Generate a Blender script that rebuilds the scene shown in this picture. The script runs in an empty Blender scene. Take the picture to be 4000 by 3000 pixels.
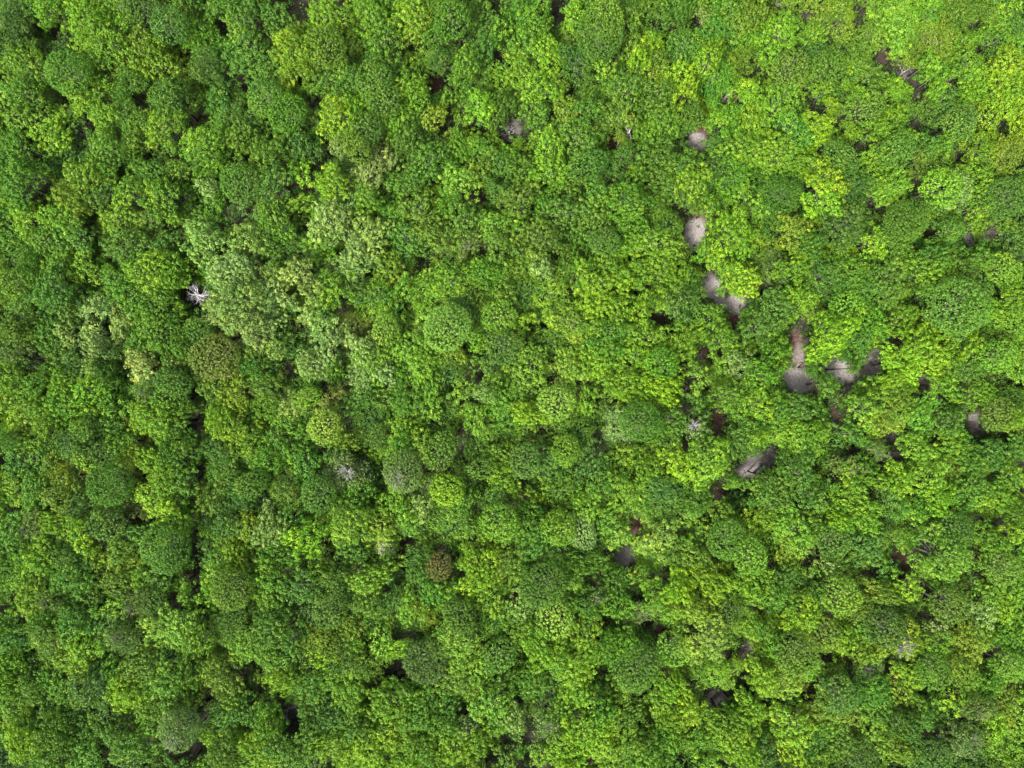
import bpy, math, time
import numpy as np
from mathutils import Vector
T0 = time.time()
RNG = np.random.default_rng(7)
C = bpy.context.scene.collection
H = 90.0            # drone height over the forest floor, metres
W1 = 1.5            # picture width at 1 m distance (24 mm lens on a 36 mm sensor)
DATA = """
T 0 0
70 60 110 df;70 180 100 df;310 70 110 yc;190 40 70 gc;520 90 130 yc;640 150 90 yc;900 60 140 ds;800 120 70 lc;1090 170 110 ts;1290 170 120 vf;1390 70 80 gc;1560 80 110 gc;1560 260 120 gc;140 400 130 yc;420 480 140 gs;590 360 100 yc;720 280 120 yc;900 280 110 qc;1040 370 120 yc;1290 380 110 tf;1460 340 100 gc;1600 420 90 gc;150 580 110 vc;100 740 120 yc;310 840 100 Yc;600 560 80 yc;640 740 90 lc;830 520 90 gf;1140 540 80 lf;1130 640 140 gc;1070 780 130 yc;1470 760 100 tf;1400 640 80 gc;1330 920 150 yc;1550 900 90 oc;690 970 130 vc;860 930 90 of;420 980 100 tf;130 1180 160 vc;100 950 110 vc;520 1150 140 yc;430 1270 100 qc;640 1300 110 gc;830 1250 110 yc;1040 1250 120 yc;1290 1030 100 gc;1540 1180 130 gs;1330 1220 70 pc;960 1110 90 gc;1170 1090 80 of;150 1420 110 yc;370 1400 110 yc;280 1540 130 vc;480 1520 110 gc;730 1420 110 yc;960 1430 110 oc;820 1580 120 gc;1050 1600 100 tc;1330 1550 120 pc;1580 1540 100 pc;1380 1340 80 vc;70 290 80 gc;790 700 80 gf;1220 240 70 gf;880 780 90 gf;430 800 80 gf;500 620 70 yc
T 1 0
90 90 100 gc;250 290 130 Yc;440 90 110 yc;440 280 130 os;560 130 100 yc;720 70 110 yc;820 220 120 gc;650 230 80 of;1000 90 120 yc;1060 150 100 qc;1310 130 130 gs;1160 220 70 gs;1400 60 60 gf;1520 190 110 gc;1600 160 90 yc;1360 370 100 lc;1210 420 130 gf;1480 270 80 gc;800 400 90 tf;870 450 80 tf;60 400 100 gc;230 390 110 yc;100 480 80 yf;450 500 110 gc;600 500 100 gc;780 530 120 gs;830 630 110 gs;1000 540 110 yr;1060 610 100 yc;1250 620 70 yc;60 610 110 gs;220 700 140 vs;500 640 100 gf;650 690 90 yc;480 800 130 Yc;580 870 70 Yc;700 820 110 ts;650 950 90 os;950 780 100 yc;1080 770 60 tf;1170 760 80 qs;1450 720 130 Yr;1600 680 90 gc;1400 600 80 gf;980 880 100 gc;800 920 60 bf;350 960 100 df;180 950 110 gc;60 980 100 gc;490 960 70 pc;1300 950 90 yc;1420 960 90 lf;1130 1000 110 gc;1560 1050 110 gc;1440 1100 80 oc;130 1190 120 tc;300 1120 80 Yc;480 1130 120 Yc;740 1110 110 pc;900 1170 90 gc;1000 1180 110 gc;1230 1120 90 gc;1320 1180 120 lc;1250 1320 70 vf;1560 1230 90 gc;120 1400 130 yc;300 1290 80 yc;450 1420 120 pc;590 1300 80 pc;700 1290 90 lc;860 1390 100 lf;1060 1360 110 oc;1340 1420 110 oc;1550 1440 100 lc;740 1500 110 pc;950 1520 110 gc;1130 1510 100 oc;1390 1580 90 kr;1560 1560 100 oc;200 1580 100 tf;430 1560 100 yc;650 1610 90 pc;60 1580 80 gf
T 2 0
60 100 120 vc;200 70 90 gc;150 150 110 vc;380 100 90 yc;560 190 150 gs;620 110 120 ls;740 170 120 oc;970 100 80 tf;1090 80 100 vc;1110 290 120 gs;880 290 80 Yc;830 380 60 Yc;950 430 100 oc;1250 110 60 pf;1330 180 100 gc;1450 120 110 oc;1290 420 165 ef;1290 405 75 Ys;1320 290 50 Yr;1560 90 100 oc;1540 240 60 yc;1630 200 80 yc;1530 410 100 of;100 270 110 gc;200 330 130 yc;80 430 100 yc;200 540 110 yc;420 390 120 gf;600 430 70 lc;480 540 100 gf;330 530 70 of;740 590 120 oc;950 600 100 gc;1090 470 100 Yc;1150 550 70 Yc;760 470 80 vf;130 660 100 gc;350 690 80 qs;510 690 100 gr;700 720 110 oc;420 850 120 gc;200 900 120 yc;560 940 100 gc;500 1060 100 ts;640 820 80 of;700 890 30 qs;880 870 90 yc;980 760 110 yc;1210 700 90 gf;1110 740 80 of;720 1000 60 ts;850 1000 80 gc;980 1000 100 gc;1150 1060 120 vc;1190 1180 110 yc;960 1130 100 gc;820 1130 60 yc;1450 590 90 Yr;1540 560 90 yr;1340 930 80 tf;1520 960 130 yc;1400 750 100 yc;1560 760 100 yc;60 1090 90 gc;250 1090 110 yc;380 1180 90 oc;70 1270 110 oc;360 1350 110 tc;200 1310 90 vc;560 1250 100 gc;760 1290 130 vc;1130 1290 130 gf;1280 1340 70 yc;1450 1100 120 vf;1320 1080 90 dc;1560 1320 110 lc;540 1410 100 oc;600 1560 90 ts;180 1540 130 oc;700 1570 80 yc;950 1560 120 yc;800 1460 100 vc;1010 1440 90 gf;1440 1540 140 Yc;1260 1580 50 of;400 1500 90 vc
T 3 0
80 180 120 yc;60 320 80 lc;430 120 130 qf;330 190 70 lc;480 40 90 yf;700 210 110 of;830 80 110 lc;890 160 120 lc;830 250 80 yr;1030 80 110 yf;1100 240 140 qf;910 310 90 qf;1260 80 100 of;1400 60 100 gf;1590 60 80 yc;1600 160 90 tf;1510 250 110 yf;1290 260 80 yr;1480 350 60 tf;1320 410 120 yr;1230 430 80 yr;1350 490 100 yc;1590 410 130 Zc;1560 530 130 Zc;1620 630 90 Zc;1020 420 90 yr;1110 470 100 yr;1080 580 80 yr;600 400 90 gc;560 450 90 yc;400 420 100 gs;170 450 120 os;300 300 80 tf;690 470 80 gc;100 640 120 yc;620 680 120 os;590 620 60 Yc;420 670 40 Yc;390 570 60 lc;820 540 70 yr;830 740 90 yr;740 820 90 yr;910 860 100 yr;330 790 90 Yc;200 850 120 gc;90 980 140 yc;1000 720 100 gf;1170 620 70 tf;1250 780 100 ts;1450 720 80 Ys;1360 590 80 qf;1180 900 70 yc;1080 920 80 gc;470 1010 100 ts;330 1040 70 yc;730 1000 100 lc;850 960 100 ts;1020 1020 90 of;1400 970 110 yf;1580 970 110 qf;400 1160 110 Yc;380 1290 110 Yc;560 1200 110 gf;720 1170 90 yc;850 1190 90 lc;820 1290 110 yc;1110 1200 120 Ys;1250 1210 90 pc;1370 1150 100 yc;1400 1330 110 yc;1560 1280 130 ts;1600 1180 90 gc;1130 1330 90 gc;950 1460 140 gs;860 1500 100 gs;120 1250 130 gf;480 1450 130 tc;170 1490 100 qc;710 1560 100 Zr;280 1590 90 gc;1200 1500 110 gf;1540 1460 60 qf;1590 1530 90 tc;1070 1600 110 gc;1420 1620 90 gc;60 1430 90 gc;840 1620 90 gf
T 0 1
60 150 110 gf;160 100 90 gf;350 60 110 yc;520 70 110 yc;340 190 120 gc;200 290 80 vc;60 310 90 gf;130 340 80 gf;400 300 110 gc;960 90 150 yc;740 160 110 vc;1080 100 110 yc;1190 60 90 gc;820 240 120 vc;960 200 110 yc;1000 330 130 vc;1150 350 90 vc;980 470 140 vc;900 560 100 vc;1350 110 60 vf;1480 90 130 pc;1600 60 100 pc;1540 300 150 pc;1420 350 90 pc;1610 450 110 pc;1630 560 80 pc;590 350 80 pc;650 320 60 pc;510 280 80 yc;780 390 80 pc;770 460 80 pc;410 500 70 pc;590 510 80 Pc;580 590 70 pc;880 700 95 Pc;930 740 70 Pc;70 480 100 oc;90 600 90 oc;130 670 110 df;280 530 100 vc;330 450 80 vc;400 620 80 gc;470 720 110 tf;690 640 100 tf;590 740 50 Pc;660 780 100 tf;1290 500 90 ts;1370 640 150 bs;1100 720 100 gc;1180 600 90 gc;1120 820 90 ts;1560 650 90 vc;1640 750 70 gc;1420 830 110 qc;1510 900 110 qc;1330 880 90 gc;1400 1060 100 yc;1510 1110 130 Yc;1600 1150 90 vc;1370 1250 110 tf;1390 1400 110 gf;1480 1290 80 gc;1610 1260 80 of;1560 1520 90 tc;1630 1480 90 gs;60 790 100 yc;220 810 90 vc;390 810 90 yc;540 880 110 yc;360 960 110 yc;470 960 90 yc;170 970 90 oc;700 930 90 vc;930 880 60 kf;1090 930 110 vs;1200 990 70 gc;900 1030 90 yc;130 1060 110 yc;260 1060 100 yc;520 1130 70 os;600 1120 90 df;700 1090 80 vc;970 1120 130 yc;1120 1080 110 gc;60 1190 50 ts;120 1320 120 vc;430 1210 110 tf;350 1380 90 qf;540 1310 80 yc;650 1290 80 df;760 1220 90 vc;870 1290 100 qf;1130 1300 130 vc;1010 1350 100 yc;430 1440 100 qf;710 1480 130 gs;60 1490 110 yc;200 1520 100 gc;350 1560 100 oc;960 1560 120 Yc;1070 1490 100 yc;1140 1580 100 gc;520 1600 90 dc;860 1530 60 bf;1360 1590 90 oc;1190 1460 90 gc;200 1200 90 vc;300 1290 80 gc;620 1000 80 gc
T 1 1
120 220 100 pc;60 90 90 pc;280 90 110 pc;130 110 70 vs;480 200 120 yc;560 280 90 yc;420 340 80 vc;200 320 90 vc;350 350 80 pc;80 300 100 pc;640 60 100 pc;650 220 70 df;850 90 100 qc;760 250 120 vf;970 210 80 lc;880 330 80 yc;1100 210 100 lf;1260 150 110 lf;1420 230 90 of;1500 120 100 vf;1620 230 80 oc;1350 350 100 tf;1240 440 150 Ls;1590 390 110 ls;840 470 90 Ls;600 400 110 bf;420 460 80 pc;500 480 80 pc;60 450 90 pc;200 570 80 tf;140 600 60 Ps;240 610 80 tf;460 590 80 pc;330 720 110 pc;680 600 90 pc;760 660 110 lc;1010 640 140 lc;1090 640 90 lc;1000 740 110 vc;1280 620 100 lf;1420 580 80 yc;1600 590 110 ts;1250 750 90 tf;90 710 130 gf;60 870 100 of;500 730 60 vc;500 930 80 bf;700 780 100 pc;830 770 70 pc;680 900 90 gc;800 920 80 vc;330 920 70 ls;250 970 90 pc;60 1000 100 vf;210 1080 90 vc;460 1110 110 Ls;590 1180 80 qc;960 950 90 gc;1120 870 100 lc;1340 870 80 lc;1480 910 60 ps;1550 830 90 lc;1600 930 100 lc;1420 1010 110 lc;1400 1090 90 lc;1040 1030 80 lc;950 1130 100 yc;720 1080 110 gf;760 1180 100 tf;930 1240 100 vc;1050 1220 80 lc;1190 1290 120 gs;1240 1200 70 gs;1470 1380 80 gs;600 1420 120 kf;950 1420 130 ks;300 1340 120 vc;180 1250 90 vc;60 1320 90 vc;1240 1520 100 Ys;1140 1480 70 kf;200 1530 110 qf;420 1560 110 ts;640 1590 110 vc;890 1590 100 yc;1070 1630 80 pc;1600 1300 90 yc;1600 1450 90 yc;1550 1540 60 ts;1350 1590 90 gc;500 1280 70 gc;120 1180 80 gc;600 1020 80 gc;330 1150 80 gf
T 2 1
60 60 90 oc;180 60 70 pc;100 230 110 gf;250 220 120 lf;360 60 90 gc;640 60 120 yc;500 120 100 yc;560 190 110 Yc;720 140 100 yc;850 120 110 yc;960 70 110 yc;1080 170 90 yc;900 260 90 yc;740 280 80 Yc;870 350 100 Yc;550 310 100 Yc;680 350 110 Yc;1090 330 70 tc;1140 260 90 tf;1180 150 70 gf;1400 130 120 yc;1520 160 110 Yc;1320 370 90 gc;1130 400 100 gf;1570 430 120 gc;370 410 120 of;60 430 80 Yc;460 550 90 lf;240 570 110 gf;60 600 100 gc;620 480 110 vc;880 510 120 yc;760 480 80 gc;1000 500 90 yc;1120 560 100 yc;600 610 130 yc;1370 520 120 yc;800 650 110 yc;870 690 60 Yc;990 710 100 Es;1070 760 60 Yc;1220 770 100 lc;530 690 90 yc;390 740 90 Lc;120 730 120 lc;880 830 110 Yc;760 830 100 yc;980 860 100 Yc;850 930 90 Yc;490 930 80 yc;300 960 110 Ls;60 820 100 gc;110 1030 90 Yc;720 1090 100 pf;850 1060 130 gs;1060 1090 110 gc;1230 1110 120 kc;1210 910 90 gc;1410 720 80 yc;1480 700 80 pf;1600 780 110 yc;1430 930 120 yc;1570 960 110 Yc;1440 1160 90 gc;1300 1350 150 lc;1430 1450 80 lc;1060 1230 80 of;1030 1320 80 Yc;1110 1370 80 Yc;350 1260 90 ls;240 1310 110 gc;90 1330 100 ts;760 1270 90 yc;640 1300 90 gf;520 1340 100 tc;600 1450 110 gc;860 1390 90 yc;740 1540 100 yc;940 1520 110 tf;350 1520 120 vf;100 1540 90 yc;1220 1600 100 vc;1620 1200 60 Yc;1620 1540 90 gc;500 1620 90 lc;1560 1090 80 gc;1620 1420 60 gc;430 1130 90 gf
T 3 1
60 80 90 kf;180 70 90 yc;210 270 110 Yr;270 240 60 lc;380 140 120 gf;530 80 110 vf;800 150 140 gc;640 210 110 gc;1040 100 110 yc;1160 140 90 yc;1250 330 180 Ts;1420 340 100 yc;1360 200 90 tc;1540 90 100 ls;1600 420 110 lf;1620 160 80 Yc;1280 80 70 of;440 510 140 Yc;340 590 90 yc;520 330 100 ls;700 430 90 yc;60 330 110 tc;60 640 100 yc;900 400 90 yc;1090 490 90 Yc;1000 600 120 Yc;900 690 100 Yc;1090 640 100 Yc;1180 700 100 yc;1210 460 100 lc;820 790 90 Yr;1510 630 110 ls;1330 590 70 Yc;640 560 110 gc;690 860 90 lc;590 790 70 gc;380 830 100 gc;60 770 80 vc;1150 850 90 yc;1380 900 100 yc;1300 740 120 gf;620 990 120 lc;850 1000 110 of;1010 1000 110 lc;1180 1010 130 gc;1520 1060 120 os;210 950 100 tc;60 1000 100 vc;140 1130 100 yc;300 1150 90 yr;220 1250 110 lf;730 1110 80 qs;740 1240 60 kf;560 1170 80 gc;620 1340 100 vc;540 1380 80 kf;950 1270 110 lc;1200 1230 110 yc;1470 1250 120 gc;1620 1080 60 yc;860 1410 100 Yc;200 1400 120 gc;100 1470 90 lc;540 1480 100 yc;720 1420 80 yc;1070 1430 110 lc;1200 1400 100 of;1350 1470 100 gc;1590 1420 100 yc;1120 1580 90 Yc;1290 1580 100 gc;900 1570 80 qc;600 1600 110 yc;300 1560 110 gc;60 1560 100 tc;800 1590 80 tf;1480 1560 110 yc;1610 1600 90 lc;1350 1330 90 gc
T 0 2
60 130 110 vc;200 110 90 kf;350 80 90 yc;520 140 110 yc;690 90 110 ts;880 130 70 gc;1080 50 120 Yc;1190 70 80 Yc;1060 230 150 gs;1280 110 80 tf;1470 80 100 tc;1630 90 90 Yc;1500 270 90 yc;1380 340 80 lc;780 240 90 oc;820 370 90 qf;740 360 80 yf;230 300 110 yc;80 220 100 vc;60 400 110 vf;430 330 110 gc;600 300 90 yc;1010 400 110 gc;930 470 90 yc;1490 510 130 os;1340 480 80 lc;1330 590 80 yc;180 580 110 yc;310 590 60 kf;450 420 100 gc;560 520 100 gc;750 480 100 oc;470 660 100 vc;740 630 80 yc;880 610 90 kf;1000 570 100 ts;1180 540 90 lc;1160 700 150 Lc;1020 760 100 Lc;1270 800 120 yc;1150 840 90 lc;700 740 110 tc;60 850 110 vf;460 760 120 vc;280 850 120 of;540 880 110 yc;470 970 110 Yc;1500 730 130 gf;800 830 90 kf;880 1000 110 oc;1060 940 110 gc;1220 1020 100 vc;1400 1080 110 oc;1050 1100 110 lc;620 1080 110 tf;550 1180 120 tf;730 1050 90 vc;800 1190 100 Yc;930 1090 80 of;180 1130 100 gc;340 1100 110 vc;60 1010 100 vc;60 1260 110 yc;300 1270 100 gc;430 1230 90 yc;630 1320 120 tf;960 1270 90 oc;1100 1260 100 oc;180 1390 80 df;450 1370 110 vc;1480 1180 90 tf;1480 1230 60 qc;1170 1450 140 ks;960 1400 100 yc;720 1470 100 tc;340 1480 130 vc;520 1500 110 vc;110 1490 110 yc;300 1600 120 vc;560 1610 110 vc;830 1550 110 gc;1340 1460 70 yc;1450 1330 110 gc;1580 1300 90 gc;1600 1500 90 yc;1440 1590 100 gc;1600 880 100 lc;250 730 90 gc
T 1 2
60 90 100 pc;180 60 100 gc;320 170 110 Yc;580 70 140 lc;780 100 100 Lc;990 90 80 lc;850 260 60 Wf;600 270 110 vc;1270 70 120 lf;1560 70 120 ls;1400 190 80 lf;1020 260 90 tf;1190 350 85 Bs;1450 370 130 Yc;1420 470 100 Yc;1630 330 100 oc;1170 520 110 vc;1040 400 100 gc;870 350 90 yc;720 460 90 Lc;660 360 50 kf;400 400 90 yc;200 300 110 vc;80 430 110 vc;300 480 130 tc;500 440 90 tc;100 560 110 yc;470 630 110 ts;720 580 100 oc;860 570 80 tf;1000 610 90 lc;1070 640 60 qf;1300 560 90 gc;1530 560 110 yc;1320 690 110 gs;1640 660 80 lc;1540 740 90 vf;780 660 110 vc;600 750 90 qc;700 740 80 tf;330 690 90 tc;120 700 110 gc;60 800 110 gc;230 840 90 gc;430 860 110 qf;610 860 100 yc;810 850 80 ls;910 910 80 Yc;1170 840 80 yc;1310 850 130 Lf;1060 900 90 tf;1110 990 150 ds;1340 960 100 lc;1570 930 110 ts;1440 1030 110 lc;560 980 110 df;700 1000 100 of;420 970 70 Yc;330 980 80 bf;140 1000 110 yc;230 1070 90 yc;480 1070 90 lc;1590 1090 100 gc;1300 1100 110 oc;160 1150 110 yc;330 1130 100 gc;620 1170 110 lc;610 1250 100 lc;300 1240 80 vf;880 1240 120 yc;980 1180 80 lc;1100 1230 110 vc;1410 1160 100 yc;1520 1270 120 lc;780 1320 100 yc;1050 1340 110 vc;60 1280 60 lc;60 1400 90 vc;360 1320 100 gc;500 1330 100 tc;350 1450 100 gc;650 1430 110 vc;470 1540 110 Yc;700 1540 120 Yc;830 1460 110 Yc;1000 1450 110 yc;1200 1420 100 lc;1350 1390 90 kc;1290 1540 120 Yc;1420 1500 100 yc;1580 1350 100 yc;950 1570 100 yc;1090 1560 100 vc;150 1500 110 gc;60 1590 100 yc;250 1590 110 gc;1450 1630 80 Yc;1230 1270 90 gc
T 2 2
80 80 110 vc;200 90 100 gc;300 110 110 ys;450 130 100 ps;130 250 110 gc;600 80 100 lc;700 150 100 Lc;880 40 80 lf;980 180 120 Lc;1110 230 80 lc;1250 140 80 lc;1400 180 130 gs;1510 310 110 ls;1400 60 90 oc;1560 100 100 yc;330 290 110 vc;500 330 110 vc;200 490 145 gs;60 390 70 oc;400 460 80 lr;680 440 110 vc;840 390 90 lc;930 530 110 yc;1070 500 100 Yc;1300 480 110 Yc;1190 310 110 oc;1050 300 90 gc;1450 500 110 yc;1600 490 110 yc;270 710 120 Ls;60 650 100 pc;60 780 100 yc;470 610 90 vc;540 560 60 kf;660 640 110 vc;490 800 120 yc;860 670 90 kf;1040 660 80 lc;1180 650 90 Lc;1240 580 80 of;1420 640 120 of;1270 850 150 Lc;1240 960 100 qf;1060 900 110 ls;1560 760 110 yc;1350 1000 70 yc;810 1030 150 gs;720 880 100 yc;500 960 110 yc;180 880 110 yc;280 950 100 yc;420 1050 120 yc;640 1110 90 yc;600 900 90 vc;420 1180 110 yc;120 1150 100 gc;60 1080 100 vc;1060 1130 110 yc;960 1230 100 yc;1150 1230 110 Yc;1320 1100 90 lf;1590 1100 110 Yc;690 1200 80 yc;560 1310 120 yc;480 1390 120 Yc;600 1450 100 Yc;780 1330 100 gc;1020 1360 90 Yc;1160 1330 80 Yc;1390 1370 100 lc;1560 1290 90 yc;230 1410 80 kf;280 1320 70 vc;60 1360 90 pc;330 1540 110 Yc;200 1560 80 lc;610 1560 100 lc;780 1500 100 yc;890 1550 100 vc;1000 1460 100 vc;1170 1530 90 lf;1460 1490 130 yc;1520 1590 90 Yc;1300 1470 100 vc;1640 1560 80 gc;300 830 90 gc;840 1130 60 gc
T 3 2
60 60 90 lc;200 150 120 lc;330 110 90 yc;170 250 100 qf;410 190 110 ts;640 50 110 yc;480 70 50 Yc;660 210 110 tc;820 150 70 of;950 40 90 lc;1190 140 130 gs;1160 350 170 lc;1180 600 120 os;1460 190 110 lc;1520 370 110 os;1600 130 70 Yc;1600 50 80 yc;1620 260 80 vc;120 430 100 gc;300 400 80 vc;390 360 60 pc;560 330 90 gc;760 390 90 gc;930 480 90 Zc;740 540 100 qc;870 560 90 of;480 560 120 ls;630 610 80 of;300 550 90 gc;80 560 110 gc;250 680 110 Yc;380 800 110 os;60 790 100 vc;620 770 100 lc;760 750 120 ds;880 860 120 Kc;500 850 80 Yc;640 920 90 yc;190 920 150 os;250 1010 100 lc;100 1130 110 Lc;440 1010 80 of;660 1010 90 kf;440 1170 120 ts;660 1170 110 vf;450 1290 120 qc;310 1300 90 qc;740 1280 100 lc;890 1180 90 qc;950 1060 110 yc;1080 1090 120 gs;1240 1240 80 Yc;1340 1310 100 ks;1560 980 110 ls;1450 540 90 lc;1400 640 90 pc;1560 650 80 Yc;1180 760 90 pc;1100 870 100 yc;1300 900 100 qc;1380 820 80 of;1600 800 100 vc;1300 1060 100 of;1450 1120 100 vc;1520 1310 90 qf;1490 1390 80 Yf;200 1420 120 yc;280 1500 110 vc;400 1400 90 yc;900 1400 100 gc;710 1480 110 lc;1110 1550 110 ts;1300 1500 100 kf;1560 1560 100 yc;1420 1440 100 gc;500 1500 100 gc;180 1560 100 Yc;620 1590 90 ds;860 1560 90 qc;1000 1330 100 vc;1420 280 80 lc
"""
GAPS = """
T 0 0
290 580 30 60 0 0 0;380 650 40 45 0 0 0;350 190 30 20 0 0 0;1190 400 35 25 0 0 0;1400 150 25 30 0 0 0;1585 570 25 30 0 0 0;1290 680 22 32 0 0 0;1230 1090 25 25 0 0 0;300 1200 28 40 0 0 0;1270 1295 45 28 0 0 0;600 1410 30 15 0 0 0
T 1 0
1330 275 105 32 0 0 .5;1180 540 55 45 0 0 .6;370 650 45 30 0 .2 .3;440 910 45 38 0 0 0;450 1020 70 40 0 0 0;1630 860 40 60 0 .3 .3;350 1220 50 38 0 0 0;1240 790 22 50 0 0 0;1470 850 30 20 0 0 0;1460 1300 38 60 0 .1 .5;1130 1180 20 30 0 0 0;1590 60 30 30 0 0 0;140 1300 40 14 0 0 0
T 2 0
300 90 34 100 0 .1 .2;1010 190 60 45 0 0 .2;395 570 25 45 0 0 .3;1225 850 48 50 0 0 1;1200 920 50 62 0 1 0;1180 1520 55 85 20 1 0;1215 1420 30 40 0 0 1;1240 1490 28 40 0 .1 1;30 820 38 48 0 .4 .2;100 850 35 25 0 .1 .3;1390 620 50 42 0 .1 .2;640 910 45 48 0 0 .9;1570 470 60 22 -20 0 .2;1260 650 14 30 0 0 0
T 3 0
260 115 45 26 -25 .2 .3;590 70 28 30 0 0 .1;75 20 20 30 0 .8 0;750 360 55 50 -30 0 .4;900 460 80 36 0 .2 .1;970 620 45 48 0 0 .28;600 940 60 60 0 0 .2;1600 830 28 50 0 .1 .1;1330 160 28 36 0 0 .1;300 670 40 36 0 0 0;1060 1520 65 28 -15 .1 .5;1450 1530 58 36 -10 .5 .9;1310 1560 38 30 0 .8 .2;940 770 24 40 0 0 .2;350 970 55 16 0 0 0
T 0 1
1250 270 85 80 0 .15 .1;1240 870 18 60 0 -1 0;1258 1000 11 70 8 -1 0;1280 1130 24 85 0 -1 0;170 480 24 36 0 0 0;770 720 18 40 0 0 0;330 710 45 22 0 0 0;740 870 45 18 0 0 0;1290 1400 25 55 0 -1 0;940 1205 45 12 20 0 0
T 1 1
215 720 46 85 -20 .1 .3;1430 950 22 38 0 0 0;1340 1150 45 32 0 0 .3;680 1240 36 22 0 0 0;590 1090 28 28 0 0 0;1130 1400 45 36 0 .1 .2;600 330 36 13 -30 0 0;1370 610 18 30 0 0 0;20 60 25 40 0 0 0
T 2 1
1290 200 50 85 -15 1 0;1390 290 105 55 30 1 0;1300 140 22 55 -15 0 1;1480 300 40 40 0 .3 .8;1440 410 50 36 0 0 .8;1255 640 46 56 0 .1 .5;1295 880 32 36 0 0 .9;1340 1080 36 105 0 .15 .9;1560 1360 105 55 -25 .7 .1;1345 1540 58 75 0 .05 .5;1120 880 45 42 0 0 .3;810 250 14 36 0 0 0;940 410 18 22 0 0 0;1130 1180 36 36 0 0 0;800 1200 28 22 0 0 0;80 1470 28 36 0 0 0
T 3 1
175 540 40 55 0 .2 1;195 650 42 85 0 .5 .7;195 810 95 62 20 1 .1;300 865 42 36 0 .1 1;480 740 115 60 22 1 0;525 850 38 46 0 .2 .2;665 730 55 55 30 .6 .3;720 640 55 28 -25 .4 .1;1030 840 42 75 -15 .5 .8;1100 930 55 16 25 .8 .1;1350 1080 52 66 -15 .5 .9;1320 1050 28 30 0 .9 0;580 1270 80 36 10 .1 .2;410 1010 22 36 0 0 .8;460 1080 18 38 0 0 .8;800 1180 55 45 0 .3 .4;830 1310 50 36 0 .3 .3;730 1350 36 26 0 .1 .2;1540 1140 95 12 -5 0 .6;20 1310 42 70 0 .6 .1
T 0 2
1260 400 45 105 5 -1 0;1270 170 10 80 0 -1 0;1290 280 40 40 0 0 .2;1330 650 28 25 0 0 0;1300 950 55 26 -10 0 0;1330 1330 22 58 0 -1 0;1270 1540 66 34 -35 -1 .1;1110 550 40 50 20 0 0;150 1040 26 26 0 0 0
T 1 2
310 330 36 46 0 0 0;960 330 32 70 0 .1 .3;980 185 45 32 0 0 .4;930 1020 55 66 0 -1 .2;830 1050 26 38 0 0 0;200 1270 75 36 25 .2 .3;230 1370 56 45 0 .1 .1;1630 1480 46 36 0 0 0;800 740 28 18 0 0 0;1210 720 18 36 0 0 0;190 600 16 36 0 0 0;50 1150 45 25 0 0 0;1480 1600 28 36 -40 0 0
T 2 2
810 90 55 65 -25 .1 .8;735 290 58 55 0 .8 .3;770 310 36 45 0 0 .9;620 270 38 36 0 .2 .3;590 720 48 26 0 0 .2;890 740 22 36 0 0 .3;970 770 58 46 -20 .1 .4;590 1030 36 30 0 0 .2;1330 1205 78 46 -15 .45 .2;1530 900 46 48 0 .4 .6;1570 620 75 26 15 0 .3;1495 1110 24 45 0 .3 .4;900 420 20 36 0 0 0;130 1340 36 28 0 0 .1;90 1470 52 56 20 0 .2;30 510 18 36 0 0 0;1130 1590 66 26 0 0 0;830 1210 36 26 0 0 .3;505 1590 22 55 0 .1 .9;1170 1110 36 28 0 0 0;40 1220 34 36 0 0 0;1420 940 26 36 0 0 0;980 400 24 55 0 0 0
T 3 2
880 295 85 46 10 .1 1;930 350 30 40 0 0 .8;630 390 48 36 0 0 .2;1040 500 36 36 0 0 .3;1330 560 26 46 0 0 0;380 945 85 34 0 0 .3;500 950 45 30 0 0 0;800 1030 34 72 0 0 .6;110 750 55 26 0 0 .1;1330 200 28 36 0 0 .1;1530 70 36 26 0 .3 .2;1240 750 26 36 0 0 .2;1480 890 36 26 0 0 .2;1010 1170 26 26 0 0 0;1100 1440 85 24 8 0 .4;310 310 50 16 -20 0 .1;1330 400 32 28 0 0 0;900 100 65 15 0 0 0;1270 1340 36 18 0 0 .6
"""

def read(text):
    tx = ty = 0; out = []
    for line in text.strip().splitlines():
        if line.startswith('T'):
            _, a, b = line.split(); tx, ty = int(a), int(b); continue
        for rec in line.split(';'):
            f = rec.split()
            if f: out.append((tx, ty, f))
    return out

def px2u(X, Y):     # photo pixel -> direction (x, y per metre of depth)
    return (X - 2000.0) / 4000.0 * W1, (1500.0 - Y) / 4000.0 * W1

# ------------------------------------------------------------------ materials
def principled(name):
    m = bpy.data.materials.new(name); m.use_nodes = True
    nt = m.node_tree; b = nt.nodes['Principled BSDF']
    return m, nt, b

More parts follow.
